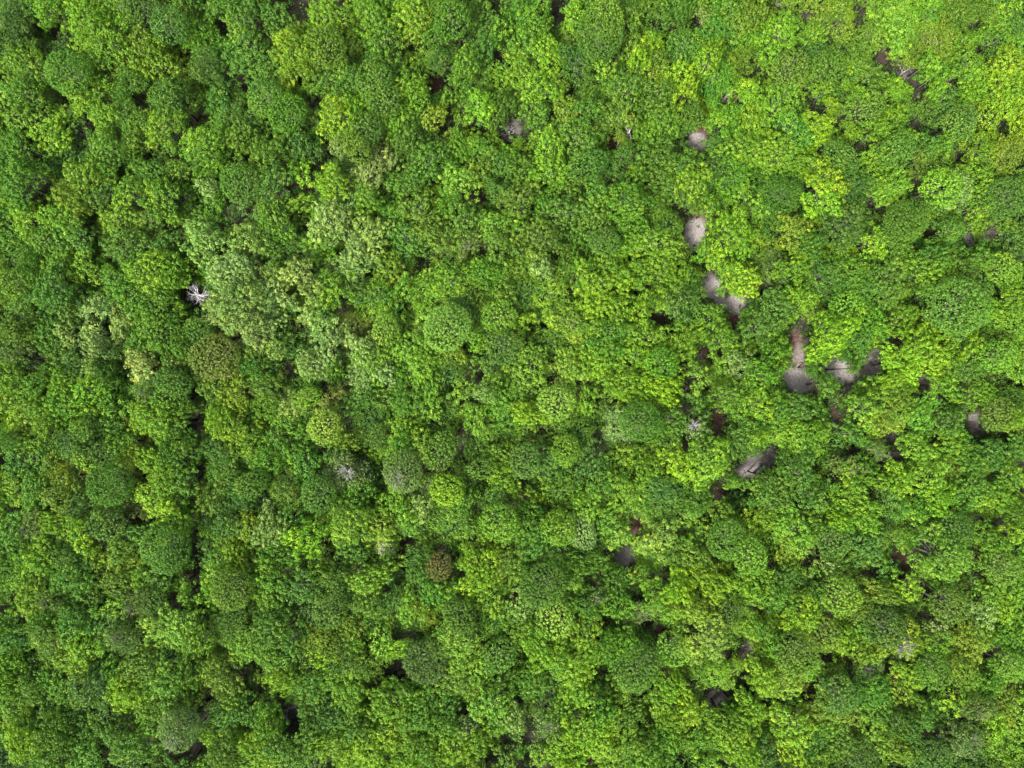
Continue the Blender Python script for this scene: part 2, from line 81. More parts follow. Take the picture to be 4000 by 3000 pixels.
def leaf_material(name, stuff):
    m = bpy.data.materials.new(name); m.use_nodes = True
    nt = m.node_tree; N = nt.nodes; L = nt.links; N.clear()
    out = N.new('ShaderNodeOutputMaterial')
    if stuff:
        col = N.new('ShaderNodeAttribute'); col.attribute_name = 'treecol'; cs = col.outputs['Color']
    else:
        col = N.new('ShaderNodeObjectInfo'); cs = col.outputs['Color']
    at = N.new('ShaderNodeAttribute'); at.attribute_name = 'tint'
    hue = N.new('ShaderNodeMath'); hue.operation = 'MULTIPLY_ADD'
    hue.inputs[1].default_value = -0.018; hue.inputs[2].default_value = 0.5
    val = N.new('ShaderNodeMath'); val.operation = 'MULTIPLY_ADD'
    val.inputs[1].default_value = 0.30; val.inputs[2].default_value = 1.0
    L.new(at.outputs['Fac'], hue.inputs[0]); L.new(at.outputs['Fac'], val.inputs[0])
    hsv = N.new('ShaderNodeHueSaturation'); hsv.inputs['Saturation'].default_value = 1.0
    L.new(hue.outputs[0], hsv.inputs['Hue']); L.new(val.outputs[0], hsv.inputs['Value'])
    L.new(cs, hsv.inputs['Color'])
    dif = N.new('ShaderNodeBsdfDiffuse'); L.new(hsv.outputs[0], dif.inputs['Color'])
    # light through the leaf is yellower and a little stronger in green
    mul = N.new('ShaderNodeMix'); mul.data_type = 'RGBA'; mul.blend_type = 'MULTIPLY'
    mul.inputs[0].default_value = 1.0; mul.inputs[7].default_value = (1.25, 1.15, 0.5, 1)
    L.new(hsv.outputs[0], mul.inputs[6])
    tr = N.new('ShaderNodeBsdfTranslucent'); L.new(mul.outputs[2], tr.inputs['Color'])
    mx = N.new('ShaderNodeMixShader'); mx.inputs[0].default_value = 0.30
    L.new(dif.outputs[0], mx.inputs[1]); L.new(tr.outputs[0], mx.inputs[2])
    gl = N.new('ShaderNodeBsdfGlossy'); gl.inputs['Roughness'].default_value = 0.65
    gl.inputs['Color'].default_value = (0.9, 0.95, 1.0, 1)
    m2 = N.new('ShaderNodeMixShader'); m2.inputs[0].default_value = 0.018
    L.new(mx.outputs[0], m2.inputs[1]); L.new(gl.outputs[0], m2.inputs[2])
    L.new(m2.outputs[0], out.inputs['Surface'])
    return m

def bark_material(name, c1, c2):
    m, nt, b = principled(name)
    n = nt.nodes.new('ShaderNodeTexNoise'); n.inputs['Scale'].default_value = 9.0
    r = nt.nodes.new('ShaderNodeValToRGB')
    r.color_ramp.elements[0].color = (*c1, 1); r.color_ramp.elements[0].position = 0.3
    r.color_ramp.elements[1].color = (*c2, 1); r.color_ramp.elements[1].position = 0.7
    tc = nt.nodes.new('ShaderNodeTexCoord')
    nt.links.new(tc.outputs['Object'], n.inputs['Vector'])
    nt.links.new(n.outputs['Fac'], r.inputs['Fac']); nt.links.new(r.outputs['Color'], b.inputs['Base Color'])
    b.inputs['Roughness'].default_value = 0.9
    return m

def ground_material():
    m, nt, b = principled('forest_floor'); N = nt.nodes; L = nt.links
    geo = N.new('ShaderNodeNewGeometry')
    def noise(scale, detail, rough=0.6):
        n = N.new('ShaderNodeTexNoise'); n.inputs['Scale'].default_value = scale
        n.inputs['Detail'].default_value = detail; n.inputs['Roughness'].default_value = rough
        L.new(geo.outputs['Position'], n.inputs['Vector']); return n.outputs['Fac']
    def ramp(fac, stops):
        r = N.new('ShaderNodeValToRGB'); e = r.color_ramp.elements
        while len(e) < len(stops): e.new(0.5)
        for k, (p, c) in enumerate(stops): e[k].position = p; e[k].color = (*c, 1)
        L.new(fac, r.inputs['Fac']); return r.outputs['Color']
    def mask(attr, scale, lo, hi):
        a = N.new('ShaderNodeAttribute'); a.attribute_name = attr
        n = noise(scale, 6, 0.7)
        s = N.new('ShaderNodeMath'); s.operation = 'MULTIPLY_ADD'; s.inputs[1].default_value = 1.3
        L.new(n, s.inputs[0]); L.new(a.outputs['Fac'], s.inputs[2])
        mr = N.new('ShaderNodeMapRange'); mr.inputs['From Min'].default_value = lo; mr.inputs['From Max'].default_value = hi
        L.new(s.outputs[0], mr.inputs['Value']); return mr.outputs['Result']
    def mix(f, a, c):
        x = N.new('ShaderNodeMix'); x.data_type = 'RGBA'
        L.new(f, x.inputs[0]); L.new(a, x.inputs[6]); L.new(c, x.inputs[7]); return x.outputs[2]
    litter = ramp(noise(5.0, 8, 0.75), [(0.3, (0.010, 0.008, 0.006)), (0.5, (0.024, 0.019, 0.014)), (0.74, (0.060, 0.048, 0.038))])
    red = ramp(noise(7.0, 8, 0.8), [(0.3, (0.022, 0.011, 0.009)), (0.5, (0.060, 0.028, 0.022)), (0.75, (0.15, 0.085, 0.068))])
    sand = ramp(noise(6.0, 8, 0.8), [(0.34, (0.060, 0.053, 0.052)), (0.5, (0.190, 0.176, 0.174)), (0.68, (0.32, 0.302, 0.302))])
    c = mix(mask('red', 1.6, 0.95, 1.35), litter, red)
    c = mix(mask('sand', 1.9, 0.78, 1.5), c, sand)
    L.new(c, b.inputs['Base Color']); b.inputs['Roughness'].default_value = 0.95
    bp = N.new('ShaderNodeBump'); bp.inputs['Strength'].default_value = 0.8; bp.inputs['Distance'].default_value = 0.10
    L.new(noise(14.0, 6, 0.8), bp.inputs['Height']); L.new(bp.outputs['Normal'], b.inputs['Normal'])
    return m

LEAF = leaf_material('foliage', False)
LEAF_STUFF = leaf_material('foliage_mass', True)
BARK = bark_material('bark', (0.045, 0.042, 0.036), (0.12, 0.112, 0.10))
DEADWOOD = bark_material('weathered_wood', (0.36, 0.355, 0.37), (0.58, 0.57, 0.60))
GREYWOOD = bark_material('grey_twigs', (0.12, 0.115, 0.12), (0.30, 0.29, 0.30))
GROUND = ground_material()

# code -> (leaf colour, words)
PAL = {
 'Z': ((0.180, 0.255, 0.011), 'vivid yellow'),
 'Y': ((0.158, 0.245, 0.012), 'bright yellow-green'),
 'y': ((0.112, 0.192, 0.012), 'yellow-green'),
 'l': ((0.122, 0.210, 0.030), 'fresh light green'),
 'L': ((0.165, 0.240, 0.060), 'pale lime'),
 'p': ((0.162, 0.218, 0.125), 'pale sage'),
 'P': ((0.225, 0.275, 0.170), 'pale silvery green'),
 'g': ((0.060, 0.122, 0.019), 'mid-green'),
 'v': ((0.066, 0.142, 0.008), 'vivid green'),
 'd': ((0.042, 0.076, 0.028), 'dark grey-green'),
 't': ((0.056, 0.112, 0.034), 'bluish green'),
 'o': ((0.096, 0.142, 0.024), 'olive green'),
 'q': ((0.132, 0.172, 0.020), 'yellowish olive'),
 'b': ((0.100, 0.108, 0.045), 'brownish green'),
 'B': ((0.125, 0.095, 0.055), 'rust brown'),
 'e': ((0.060, 0.165, 0.016), 'emerald green'),
 'T': ((0.078, 0.150, 0.040), 'cool green'),
 'E': ((0.085, 0.190, 0.012), 'intense green'),
 'k': ((0.105, 0.142, 0.078), 'grey twiggy green'),
 'K': ((0.150, 0.205, 0.022), 'yellow-green'),
 'W': ((0.30, 0.33, 0.34), 'whitish'),
}
FORM = {'c': ('broadleaf_tree', 'lumpy crown'), 's': ('round_crowned_tree', 'domed crown'),
        'f': ('feathery_tree', 'feathery crown'), 'r': ('open_crowned_tree', 'ragged crown')}

# ------------------------------------------------------------------ mesh helpers
def unit(a): return a / np.maximum(np.linalg.norm(a, axis=-1, keepdims=True), 1e-9)

def leaf_quads(P, Nn, Ln, Wd, rng):
    n = len(P); r = unit(rng.normal(size=(n, 3)))
    t = unit(np.cross(Nn, r)); b = np.cross(Nn, t)
    l = (t * Ln[:, None]) * 0.5; w = (b * Wd[:, None]) * 0.5; up = Nn * (Wd[:, None] * 0.22)
    V = np.stack([P - l, P + w + up, P + l, P - w + up], axis=1)
    return V            # n,4,3

def quad_mesh(name, V, mat, face_attr=None, color_attr=None):
    n = len(V); me = bpy.data.meshes.new(name)
    me.vertices.add(n * 4); me.vertices.foreach_set('co', V.reshape(-1).astype(np.float32))
    me.loops.add(n * 4); me.loops.foreach_set('vertex_index', np.arange(n * 4, dtype=np.int32))
    me.polygons.add(n); me.polygons.foreach_set('loop_start', (np.arange(n) * 4).astype(np.int32))
    if face_attr is not None:
        a = me.attributes.new('tint', 'FLOAT', 'FACE'); a.data.foreach_set('value', face_attr.astype(np.float32))
    if color_attr is not None:
        a = me.attributes.new('treecol', 'FLOAT_COLOR', 'FACE')
        a.data.foreach_set('color', np.concatenate([color_attr, np.ones((n, 1))], 1).reshape(-1).astype(np.float32))
    me.materials.append(mat); me.update(calc_edges=True)
    return me

def tubes_mesh(name, paths, mat, sides=6):
    V = []; F = []
    for pts, rad in paths:
        pts = np.array(pts, float); m = len(pts); base = len(V)
        for i in range(m):
            d = pts[min(i + 1, m - 1)] - pts[max(i - 1, 0)]; d = d / (np.linalg.norm(d) + 1e-9)
            a = np.cross(d, [0.13, 0.97, 0.21]); a /= np.linalg.norm(a) + 1e-9; b = np.cross(d, a)
            for k in range(sides):
                th = 2 * math.pi * k / sides
                V.append(tuple(pts[i] + rad[i] * (a * math.cos(th) + b * math.sin(th))))
        for i in range(m - 1):
            for k in range(sides):
                k2 = (k + 1) % sides
                F.append((base + i * sides + k, base + i * sides + k2, base + (i + 1) * sides + k2, base + (i + 1) * sides + k))
        F.append(tuple(base + k for k in range(sides))[::-1]); F.append(tuple(base + (m - 1) * sides + k for k in range(sides)))
    me = bpy.data.meshes.new(name); me.from_pydata(V, [], F); me.materials.append(mat)
    me.polygons.foreach_set('use_smooth', [True] * len(me.polygons)); me.update()
    return me

def thin(P, d, rng, weight=None):       # greedy Poisson thinning
    order = rng.permutation(len(P)); keep = np.empty((0, 3)); idx = []
    for i in order:
        if len(idx) == 0 or np.min(((keep - P[i]) ** 2).sum(1)) > d * d:
            keep = np.vstack([keep, P[i]]); idx.append(i)
    return np.array(idx, int)

# ------------------------------------------------------------------ crowns (local: origin at crown centre, z up)
def crown(form, R, rng):
    """returns leaves (V, tint), lobes [(centre, radius)], half depth below centre"""
    if form == 's':
        lobes = [(np.array([0, 0, 0.0]), R * 0.9)]
        for k in range(6):
            a = 2 * math.pi * k / 6 + rng.uniform(-.3, .3)
            lobes.append((np.array([math.cos(a) * R * .36, math.sin(a) * R * .36, rng.uniform(-.12, .12) * R]), R * rng.uniform(.46, .66)))
        for k in range(7):
            a = rng.uniform(0, 6.283); q = R * rng.uniform(.55, .85)
            lobes.append((np.array([math.cos(a) * q, math.sin(a) * q, -.28 * q * rng.uniform(.5, 1.4)]), R * rng.uniform(.18, .32)))
        sp, cr, nl, L0, W0, jit, flat = 0.31, 0.25, 15, 0.15, 0.095, 0.40, 0.72
    elif form == 'r':
        lobes = [(np.array([0, 0, 0.1 * R]), R * .36)]
        na = rng.integers(5, 8)
        for k in range(na):
            a = 2 * math.pi * k / na + rng.uniform(-.4, .4); reach = R * rng.uniform(.75, 1.05)
            for q in (0.40, 0.72, 1.0):
                if q == 1.0 and rng.random() < .25: continue
                lobes.append((np.array([math.cos(a + rng.uniform(-.22, .22)) * reach * q * .82, math.sin(a + rng.uniform(-.22, .22)) * reach * q * .82,
                                        rng.uniform(-.25, .30) * R - .12 * R * q]), R * rng.uniform(.17, .26)))
        sp, cr, nl, L0, W0, jit, flat = 0.43, 0.335, 34, 0.15, 0.108, 0.46, 0.8
    else:
        nb = 5 if R < 1.6 else (8 if R < 2.4 else 11)
        lobes = [(np.array([0, 0, 0.02 * R]), R * .50)]
        for k in range(nb):
            a = 2 * math.pi * (k * 0.618) + rng.uniform(-.5, .5); q = math.sqrt((k + .6) / nb) * R * rng.uniform(.55, .86)
            lobes.append((np.array([math.cos(a) * q, math.sin(a) * q, rng.uniform(-.16, .22) * R - .26 * q * q / R]), R * rng.uniform(.22, .46)))
        for k in range(nb + 3):                       # low outer sprays that reach in between the neighbours
            a = rng.uniform(0, 6.283); q = R * rng.uniform(.72, 1.18)
            lobes.append((np.array([math.cos(a) * q, math.sin(a) * q, -rng.uniform(.22, .62) * R]), R * rng.uniform(.15, .30)))
        if form == 'c': sp, cr, nl, L0, W0, jit, flat = 0.435, 0.315, 34, 0.148, 0.108, 0.44, 0.80
        else:           sp, cr, nl, L0, W0, jit, flat = 0.36, 0.36, 20, 0.22, 0.075, 0.75, 0.66
    # candidate clump centres on the union of the lobes' surfaces
    P = []; O = []; LT = []; lt = rng.normal(0, .45, len(lobes))
    for q_, (c, r) in enumerate(lobes):
        n = int(26 * r * r / (sp * sp)) + 12
        d = unit(rng.normal(size=(n, 3))); d = d[d[:, 2] > -0.55]
        P.append(c + d * r * np.array([1, 1, flat])); O.append(d); LT.append(np.full(len(d), lt[q_]))
    P = np.vstack(P); O = np.vstack(O); LT = np.concatenate(LT)
    inside = np.zeros(len(P), bool)
    for c, r in lobes:
        q = (P - c) / np.array([1, 1, flat]); inside |= (q ** 2).sum(1) < (r * 0.88) ** 2
    P = P[~inside]; O = O[~inside]; LT = LT[~inside]
    idx = thin(P, sp, rng); P = P[idx]; O = O[idx]; LT = LT[idx]
    n = len(P)
    rad = cr * rng.uniform(0.72, 1.25, n); P = P + O * rng.normal(0, 0.06 if form == 's' else 0.13, (n, 1))
    ctint = rng.normal(0, 0.18 if form == 's' else 0.32, n) + LT * (0.6 if form == 's' else 1)
    # leaves on the clumps
    k = np.repeat(np.arange(n), nl); m = len(k)
    d = unit(rng.normal(size=(m, 3)) + 0.85 * O[k] + np.array([0, 0, 0.45]))
    rr = rad[k] * rng.uniform(0.55, 1.05, m) * (1.0 if form != 'f' else 1.0)
    if form == 'f': rr = rr * rng.uniform(0.5, 1.45, m)
    LP = P[k] + d * rr[:, None]
    Nn = unit(d + rng.normal(size=(m, 3)) * jit + np.array([0, 0, 0.25]))
    s = rng.uniform(0.75, 1.3, m)
    tint = ctint[k] + rng.normal(0, 0.20, m)
    # inner foliage so that the crown is not hollow
    mi = int(m * 0.16); li = rng.integers(0, len(lobes), mi)
    lc = np.array([c for c, r in lobes])[li]; lr = np.array([r for c, r in lobes])[li]
    IP = lc + unit(rng.normal(size=(mi, 3))) * (lr * rng.uniform(.3, .85, mi))[:, None] * np.array([1, 1, flat])
    IV = leaf_quads(IP, unit(rng.normal(size=(mi, 3)) + np.array([0, 0, .8])), np.full(mi, L0 * 1.5), np.full(mi, W0 * 1.7), rng)
    V = np.concatenate([leaf_quads(LP, Nn, L0 * s, W0 * s, rng), IV])
    tint = np.concatenate([tint, rng.normal(0, .5, mi)])
    return V, np.clip(tint, -1.6, 1.8), lobes

def trunk_paths(lobes, R, h0, rng):
    r0 = 0.06 + 0.045 * R
    fork = h0 - 0.75 * R
    j = lambda s: rng.uniform(-s, s)
    trunk = [(0, 0, -0.25), (j(.06), j(.06), fork * .5), (j(.12), j(.12), fork), (j(.1), j(.1), h0 - .1 * R)]
    paths = [(trunk, [r0 * 1.35, r0 * 1.0, r0 * .8, r0 * .3])]
    for c, r in lobes[1:]:
        e = np.array([c[0], c[1], c[2] + h0])
        s = np.array([0, 0, fork * rng.uniform(.8, 1.0)]); mid = s * .5 + e * .5 + np.array([j(.15), j(.15), -.12 * R])
        paths.append(([s, mid, e], [r0 * .5, r0 * .34, r0 * .10]))
        for _ in range(2):
            d = unit(rng.normal(size=3) + np.array([0, 0, .5])); paths.append(([mid * .3 + e * .7, e + d * r * .7], [r0 * .16, r0 * .05]))
    return paths

def twig_paths(R, h0, rng, n=14):
    """bare grey twigs that stand out of the top of a crown"""
    P = []; ax = rng.uniform(0, 6.28); off = np.array([math.cos(ax), math.sin(ax), 0]) * R * .32
    for k in range(n):
        d = unit(np.array([rng.normal(), rng.normal(), abs(rng.normal()) * .5 + .25]))
        s = off + np.array([0, 0, h0 + R * .35]); ln = R * rng.uniform(.35, .6)
        p = [s, s + d * ln * .5 + rng.normal(size=3) * .05, s + d * ln + np.array([0, 0, .08])]
        P.append((p, [.026, .020, .010]))
        for _ in range(3):
            t = rng.uniform(.35, .9); b = s + d * ln * t; e = b + unit(d + rng.normal(size=3) * .7) * ln * rng.uniform(.2, .4)
            P.append(([b, e], [.015, .007]))
    return P

# ------------------------------------------------------------------ read the tree list
class Tr: pass
trees = []
for tx, ty, f in read(DATA):
    t = Tr(); t.X = tx * 1000 + float(f[0]) / 1.659; t.Y = ty * 1000 + float(f[1]) / 1.659
    t.rp = float(f[2]) / 1.659; t.col, t.form = f[3][0], f[3][1]; trees.append(t)
gaps = []
for tx, ty, f in read(GAPS):
    f = list(map(float, f))
    gaps.append((tx * 1000 + f[0] / 1.659, ty * 1000 + f[1] / 1.659, f[2] / 1.659, f[3] / 1.659, math.radians(f[4]), f[5], f[6]))
# sample points of every gap as sight directions
gp = []
for X, Y, a, b, th, s, r in gaps:
    for q in (0.0, 0.45, (1.0 if s > .25 else (.72 if s >= 0 and s < .15 else .78 if s < 0 else .9) if r > .3 or s >= .15 or s < 0 else .5)):
        for k in range(12 if q else 1):
            an = 2 * math.pi * k / 12; ex, ey = a * q * math.cos(an), b * q * math.sin(an)
            gp.append(px2u(X + ex * math.cos(th) - ey * math.sin(th), Y + ex * math.sin(th) + ey * math.cos(th)))
GP = np.array(gp)

def clear_gaps(t, shrink=True):
    """keeps a crown out of the sight lines that reach the floor; returns the depth left inside one"""
    worst = 0
    for it in range(10):
        worst = 0; push = None
        for z, k in ((t.zc + .35 * t.R, .78), (t.zc, .98), (t.zc - .4 * t.R, .72)):
            q = GP * (H - z); d = q - np.array([t.x, t.y]); dist = np.hypot(d[:, 0], d[:, 1])
            i = int(np.argmin(dist)); over = (t.R * (1.07 if getattr(t, 'form', 'c') == 's' else 1.24) + .12) * k - dist[i]
            if over > worst: worst = over; push = -d[i] / (dist[i] + 1e-6)
        if worst < 0.05: break
        if shrink and t.R > t.R0 * .62: t.R -= min(worst * .5, .12 * t.R0)
        t.x += push[0] * worst * .7; t.y += push[1] * worst * .7
    return worst

def settle(t):
    rm = t.rp / 4000 * W1 * (H - 7.0)
    t.R = t.R0 = rm
    t.top = 4.0 + 1.45 * rm + RNG.uniform(-.8, 1.2) + (0.6 if t.form in 'sr' or t.col in 'ZYPLpk' else 0) - (0.6 if t.col in 'd' or t.form == 'f' else 0)
    if t.rp < 45: t.top += .8
    t.zc = t.top - .55 * rm
    u, v = px2u(t.X, t.Y); t.x, t.y = u * (H - t.zc - .2 * rm), v * (H - t.zc - .2 * rm)

for t in trees:
    settle(t)
    if abs(t.X - 2777) < 50 and 140 < t.Y < 300 and t.col == 'Y':      # the yellow-green crowns that rise through the creeper mound
        t.top += 2.6; t.zc += 2.6; u, v = px2u(t.X, t.Y); t.x, t.y = u * (H - t.zc - .2 * t.R), v * (H - t.zc - .2 * t.R)
big = sorted(trees, key=lambda t: -(t.rp + (60 if t.col in 'WBEZKeTP' else 0) + (60 if t.col == 'Y' and abs(t.X - 2777) < 50 and 140 < t.Y < 300 else 0) + (6 if t.form == 's' else 0)))[:300]
bigset = set(id(t) for t in big)
small = [t for t in trees if id(t) not in bigset]
for t in trees: clear_gaps(t)

# fill what the list leaves open with small trees, and a belt of forest beyond the picture's edges
TX = np.array([[t.x, t.y, t.R] for t in trees])
cols = [t.col if t.col not in 'WBkKPeE' else 'g' for t in trees]
def add_fill(n, rmin, rmax, k, belt):
    global TX
    hw, hh = H * W1 / 2, H * W1 * .375
    for _ in range(n):
        x, y = RNG.uniform(-hw - 11, hw + 11), RNG.uniform(-hh - 11, hh + 11)
        inside = abs(x) < hw - 5.5 and abs(y) < hh - 4.2
        if belt == inside: continue
        R = RNG.uniform(rmin, rmax)
        d = np.hypot(TX[:, 0] - x, TX[:, 1] - y)
        if np.any(d < k * TX[:, 2] + R * .35): continue
        t = Tr(); t.x, t.y, t.R, t.R0 = x, y, R, R; t.top = (2.9 if not belt else 4.4) + 1.0 * R + RNG.uniform(-.9, .7); t.zc = t.top - .55 * R
        if clear_gaps(t, True) > .12: continue
        near = np.argsort(d)[:4]; t.col = cols[int(RNG.choice(near))] if RNG.random() < .9 else str(RNG.choice(list('gvytol')))
        t.form = str(RNG.choice(list('cccffr'))); t.rp = R * 32
        small.append(t); TX = np.vstack([TX, [t.x, t.y, t.R]]); cols.append(t.col)
add_fill(9000, 1.5, 2.6, .72, True)
add_fill(14000, .9, 1.5, .60, False)
print('things', len(big), 'stuff trees', len(small))

# ------------------------------------------------------------------ prototypes
PROTO = {}
SIZES = {'s': 1.25, 'm': 1.95, 'l': 2.75}
for form in 'csfr':
    for sz, R in SIZES.items():
        for v in range({'c': 5, 's': 3, 'f': 4, 'r': 3}[form]):
            rng = np.random.default_rng(hash((ord(form), ord(sz), v)) % 99991)
            h0 = 3.4 + 1.13 * R
            V, tint, lobes = crown(form, R, rng)
            V = V + np.array([0, 0, h0])
            PROTO[form, sz, v] = dict(V=V, tint=tint, lobes=lobes, R=R, h0=h0, rng=rng)
def proto_for(t):
    R = t.R; sz = 's' if R < 1.55 else ('m' if R < 2.3 else 'l')
    v = int(RNG.integers({'c': 5, 's': 3, 'f': 4, 'r': 3}[t.form]))
    return PROTO[t.form, sz, v]
def meshes_of(p):
    if 'crown' not in p:
        p['crown'] = quad_mesh('crown', p['V'], LEAF, p['tint'])
        p['trunk'] = tubes_mesh('trunk', trunk_paths(p['lobes'], p['R'], p['h0'], p['rng']), BARK)
    return p['crown'], p['trunk']
def twigs_of(p):
    if 'twigs' not in p: p['twigs'] = tubes_mesh('bare_twigs', twig_paths(p['R'], p['h0'], p['rng'], 22), GREYWOOD, 4)
    return p['twigs']
def colour(t):
    c = np.array(PAL[t.col][0]); k_ = {'p': 0, 'P': 0, 'W': 0, 'L': 0, 'k': .1, 'e': .1, 'B': .1, 'Z': .25, 'b': .3}.get(t.col, .26)
    c = c * (1 - k_) + np.array([.076, .146, .014]) * k_; j = RNG.normal(0, 1, 3)
    c = c * np.array([.91, 1.16, .40]) * (1 + .08 * j[0]) * np.array([1 + .07 * j[1], 1, 1 + .12 * j[2]])
    return np.clip(c, .004, .6)

def make_tree(t, name, label, category='tree', group='trees of the closed forest canopy'):
    p = proto_for(t); cr, tk = meshes_of(p)
    root = bpy.data.objects.new(name, None); root.empty_display_size = .5; C.objects.link(root)
    s = 1.06 * t.R / p['R']; kz = t.zc / (p['h0'] * s)
    root.location = (t.x, t.y, 0); root.rotation_euler = (RNG.normal(0, .03), RNG.normal(0, .03), RNG.uniform(0, 6.283))
    e = RNG.uniform(.84, 1.18) if t.form != 's' else RNG.uniform(.94, 1.06)
    root.scale = (s * e, s / e, s * kz)
    root['label'] = label; root['category'] = category; root['group'] = group
    o = bpy.data.objects.new('crown', cr); C.objects.link(o); o.parent = root; o.color = (*colour(t), 1)
    o = bpy.data.objects.new('trunk', tk); C.objects.link(o); o.parent = root
    if t.col in 'kKW':
        o = bpy.data.objects.new('bare_twigs', twigs_of(p)); C.objects.link(o); o.parent = root
        o['label'] = 'bare grey twigs standing out of the leaves'
    return root

# ------------------------------------------------------------------ labels: every tree is told by look and by where it stands from a landmark
LANDMARKS = [
 (755, 1152, 'the bleached dead tree'), (825, 1386, 'the brown-sided dome'), (530, 1424, 'the palest silvery crown'),
 (1512, 2157, 'the whitish tuft'), (1717, 2211, 'the rust brown crown'), (2785, 255, 'the emerald creeper mound'),
 (3753, 1199, 'the giant cool-green dome'), (2730, 545, 'the topmost sandy clearing'), (2712, 905, 'the second sandy clearing from the top'),
 (2810, 1160, 'the widest sandy clearing'), (3118, 1488, 'the roundish pale sand patch'), (3290, 1446, 'the oblong pale sand patch'),
 (3625, 1510, 'the curved red-brown soil strip'), (3812, 1650, 'the soil spot beside the olive dome'),
 (2945, 1820, 'the shaded grey clearing'), (2443, 2172, 'the lone small sand patch'), (3535, 2180, 'the red leaf-litter gap'),
 (2800, 2727, 'the lowest grey clearing'), (1800, 165, 'the long dark gap by the top edge'), (772, 1680, 'the dark upright slit'),
 (1268, 580, 'the paired dark gaps'), (3950, 300, 'the yellowest crowns'), (3428, 940, 'the lone vivid yellow tree'),
 (1748, 1265, 'the pale lime dome'), (760, 2245, 'the tall black gap'), (1669, 2597, 'the big dark dome'),
 (700, 2422, 'the big pale lime crown'), (2488, 2620, 'the fine-leaved green dome'), (2163, 2428, 'the speckled lime dome'),
 (3700, 2210, 'the broadest green crown'), (3530, 2520, 'the crown with grey branches'), (1130, 2770, 'the gap with fallen grey boughs'),
 (2597, 1428, 'the intense green dome'), (2183, 50, 'the black gap at the top edge'), (2338, 112, 'the great dome by the top edge'),
 (0, 0, 'the top left corner'), (4000, 0, 'the top right corner'), (0, 3000, 'the bottom left corner'), (4000, 3000, 'the bottom right corner'),
 (2000, 3000, 'the middle of the bottom edge'), (0, 1500, 'the middle of the left edge'), (1000, 0, "the top edge's first quarter"),
 (1000, 3000, "the bottom edge's first quarter"), (3000, 3000, "the bottom edge's third quarter"), (1360, 1860, 'the twiggy grey crown pair'),
 (705, 2890, 'the large grey-green dome'), (3000, 0, "the top edge's third quarter"),
]
OWN = {   # the trees that are landmarks themselves
 (825, 1386): 'large dome with brown-tinged foliage below the bleached dead tree', (530, 1424): 'palest silvery green lumpy crown, left of the brown-sided dome',
 (1512, 2157): 'whitish feathery tuft of dry twigs, smallest pale crown', (1717, 2211): 'rust brown rounded crown, only brown one among green trees',
 (2777, 244): 'small round yellow-green crown rising out of the emerald creeper mound', (2796, 175): 'small ragged yellow-green crown at the upper end of the creeper mound',
 (3753, 1199): 'giant smooth cool-green dome, biggest round crown near the right edge', (3428, 940): 'lone vivid yellow ragged crown standing among green trees',
 (1748, 1265): 'large pale lime dome in the middle of the forest', (1669, 2597): 'big dark grey-green dome beside a black gap',
 (700, 2422): 'big pale lime crown below the tall black gap', (2488, 2620): 'fine-leaved green dome, largest round crown near the bottom edge',
 (2163, 2428): 'lime dome with speckled top, beneath a bigger green dome', (3700, 2210): 'broadest green crown, below and right of the red leaf-litter gap',
 (3530, 2520): 'yellow-green crown with grey branches showing on one side', (2597, 1428): 'smooth intense green dome among yellow-green lumpy crowns',
 (2338, 112): 'great smooth mid-green dome, largest by the top edge', (705, 2890): 'large grey-green twiggy dome near the bottom edge',
 (3916, 1639): 'olive dome beside a red-brown soil spot', (2120, 2295): 'green ball-shaped dome above the speckled lime dome',
 (1790, 78): 'deep green dome just above the long dark gap by the top edge', (3753, 470): 'bluish round dome under the yellowest crowns',
 (3958, 247): 'upper of the three vivid yellow crowns on the right edge', (3940, 320): 'middle of the three vivid yellow crowns on the right edge',
 (3976, 374): 'lowest of the three vivid yellow crowns on the right edge', (1361, 1855): 'twiggy grey-green feathery crown of the central grey pair',
 (1573, 1856): 'twiggy grey-green dome of the central grey pair', (3560, 2290): 'small vivid yellow crown under the red leaf-litter gap',
}
ORD = ['', 'second', 'third', 'fourth', 'fifth', 'sixth', 'seventh', 'eighth', 'ninth']
def label_all(ts):
    own = {}
    for (X, Y), lab in OWN.items():
        t = min(ts, key=lambda t: (t.X - X) ** 2 + (t.Y - Y) ** 2)
        if (t.X - X) ** 2 + (t.Y - Y) ** 2 < 45 ** 2 and id(t) not in own: own[id(t)] = lab; t.label = lab
        else: print('no tree for own label', X, Y)
    groups = {}
    for t in ts:
        if id(t) in own: continue
        best = None
        for X, Y, ph in LANDMARKS:
            d = math.hypot(t.X - X, t.Y - Y)
            if best is None or d < best[0]: best = (d, X, Y, ph)
        d, X, Y, ph = best; dx, dy = t.X - X, t.Y - Y; an = math.degrees(math.atan2(-dy, dx)) % 360
        k = int(((an + 22.5) % 360) // 45)
        way = ['right of', 'up and right of', 'above', 'up and left of', 'left of', 'down and left of', 'below', 'down and right of'][k]
        if X in (0,) and 'corner' not in ph: way = {'left of': 'beside', 'right of': 'beside'}.get(way, way)
        size = 'large ' if t.rp > 72 else ''
        key = (f'{size}{PAL[t.col][1]} {FORM[t.form][1]}', way, ph); groups.setdefault(key, []).append((d, t))
    for (what, way, ph), lst in groups.items():
        lst.sort(key=lambda p: p[0])
        for i, (d, t) in enumerate(lst):
            if len(lst) == 1: t.label = f'{what} {way} {ph}'
            elif i == 0: t.label = f'{what} {way} {ph}, nearest of its look'
            else: t.label = f'{what} {way} {ph}, {ORD[min(i, 8)]} nearest'
            if len(t.label.split()) > 16 or t.label.count('-') + len(t.label.split()) > 16: t.label = t.label.replace(', nearest of its look', ', nearest')
            n_ = t.label.count('-') + len(t.label.split())
            if n_ > 16: t.label = t.label.replace(' by the top edge', '').replace(' from the top', '').replace('large ', '')

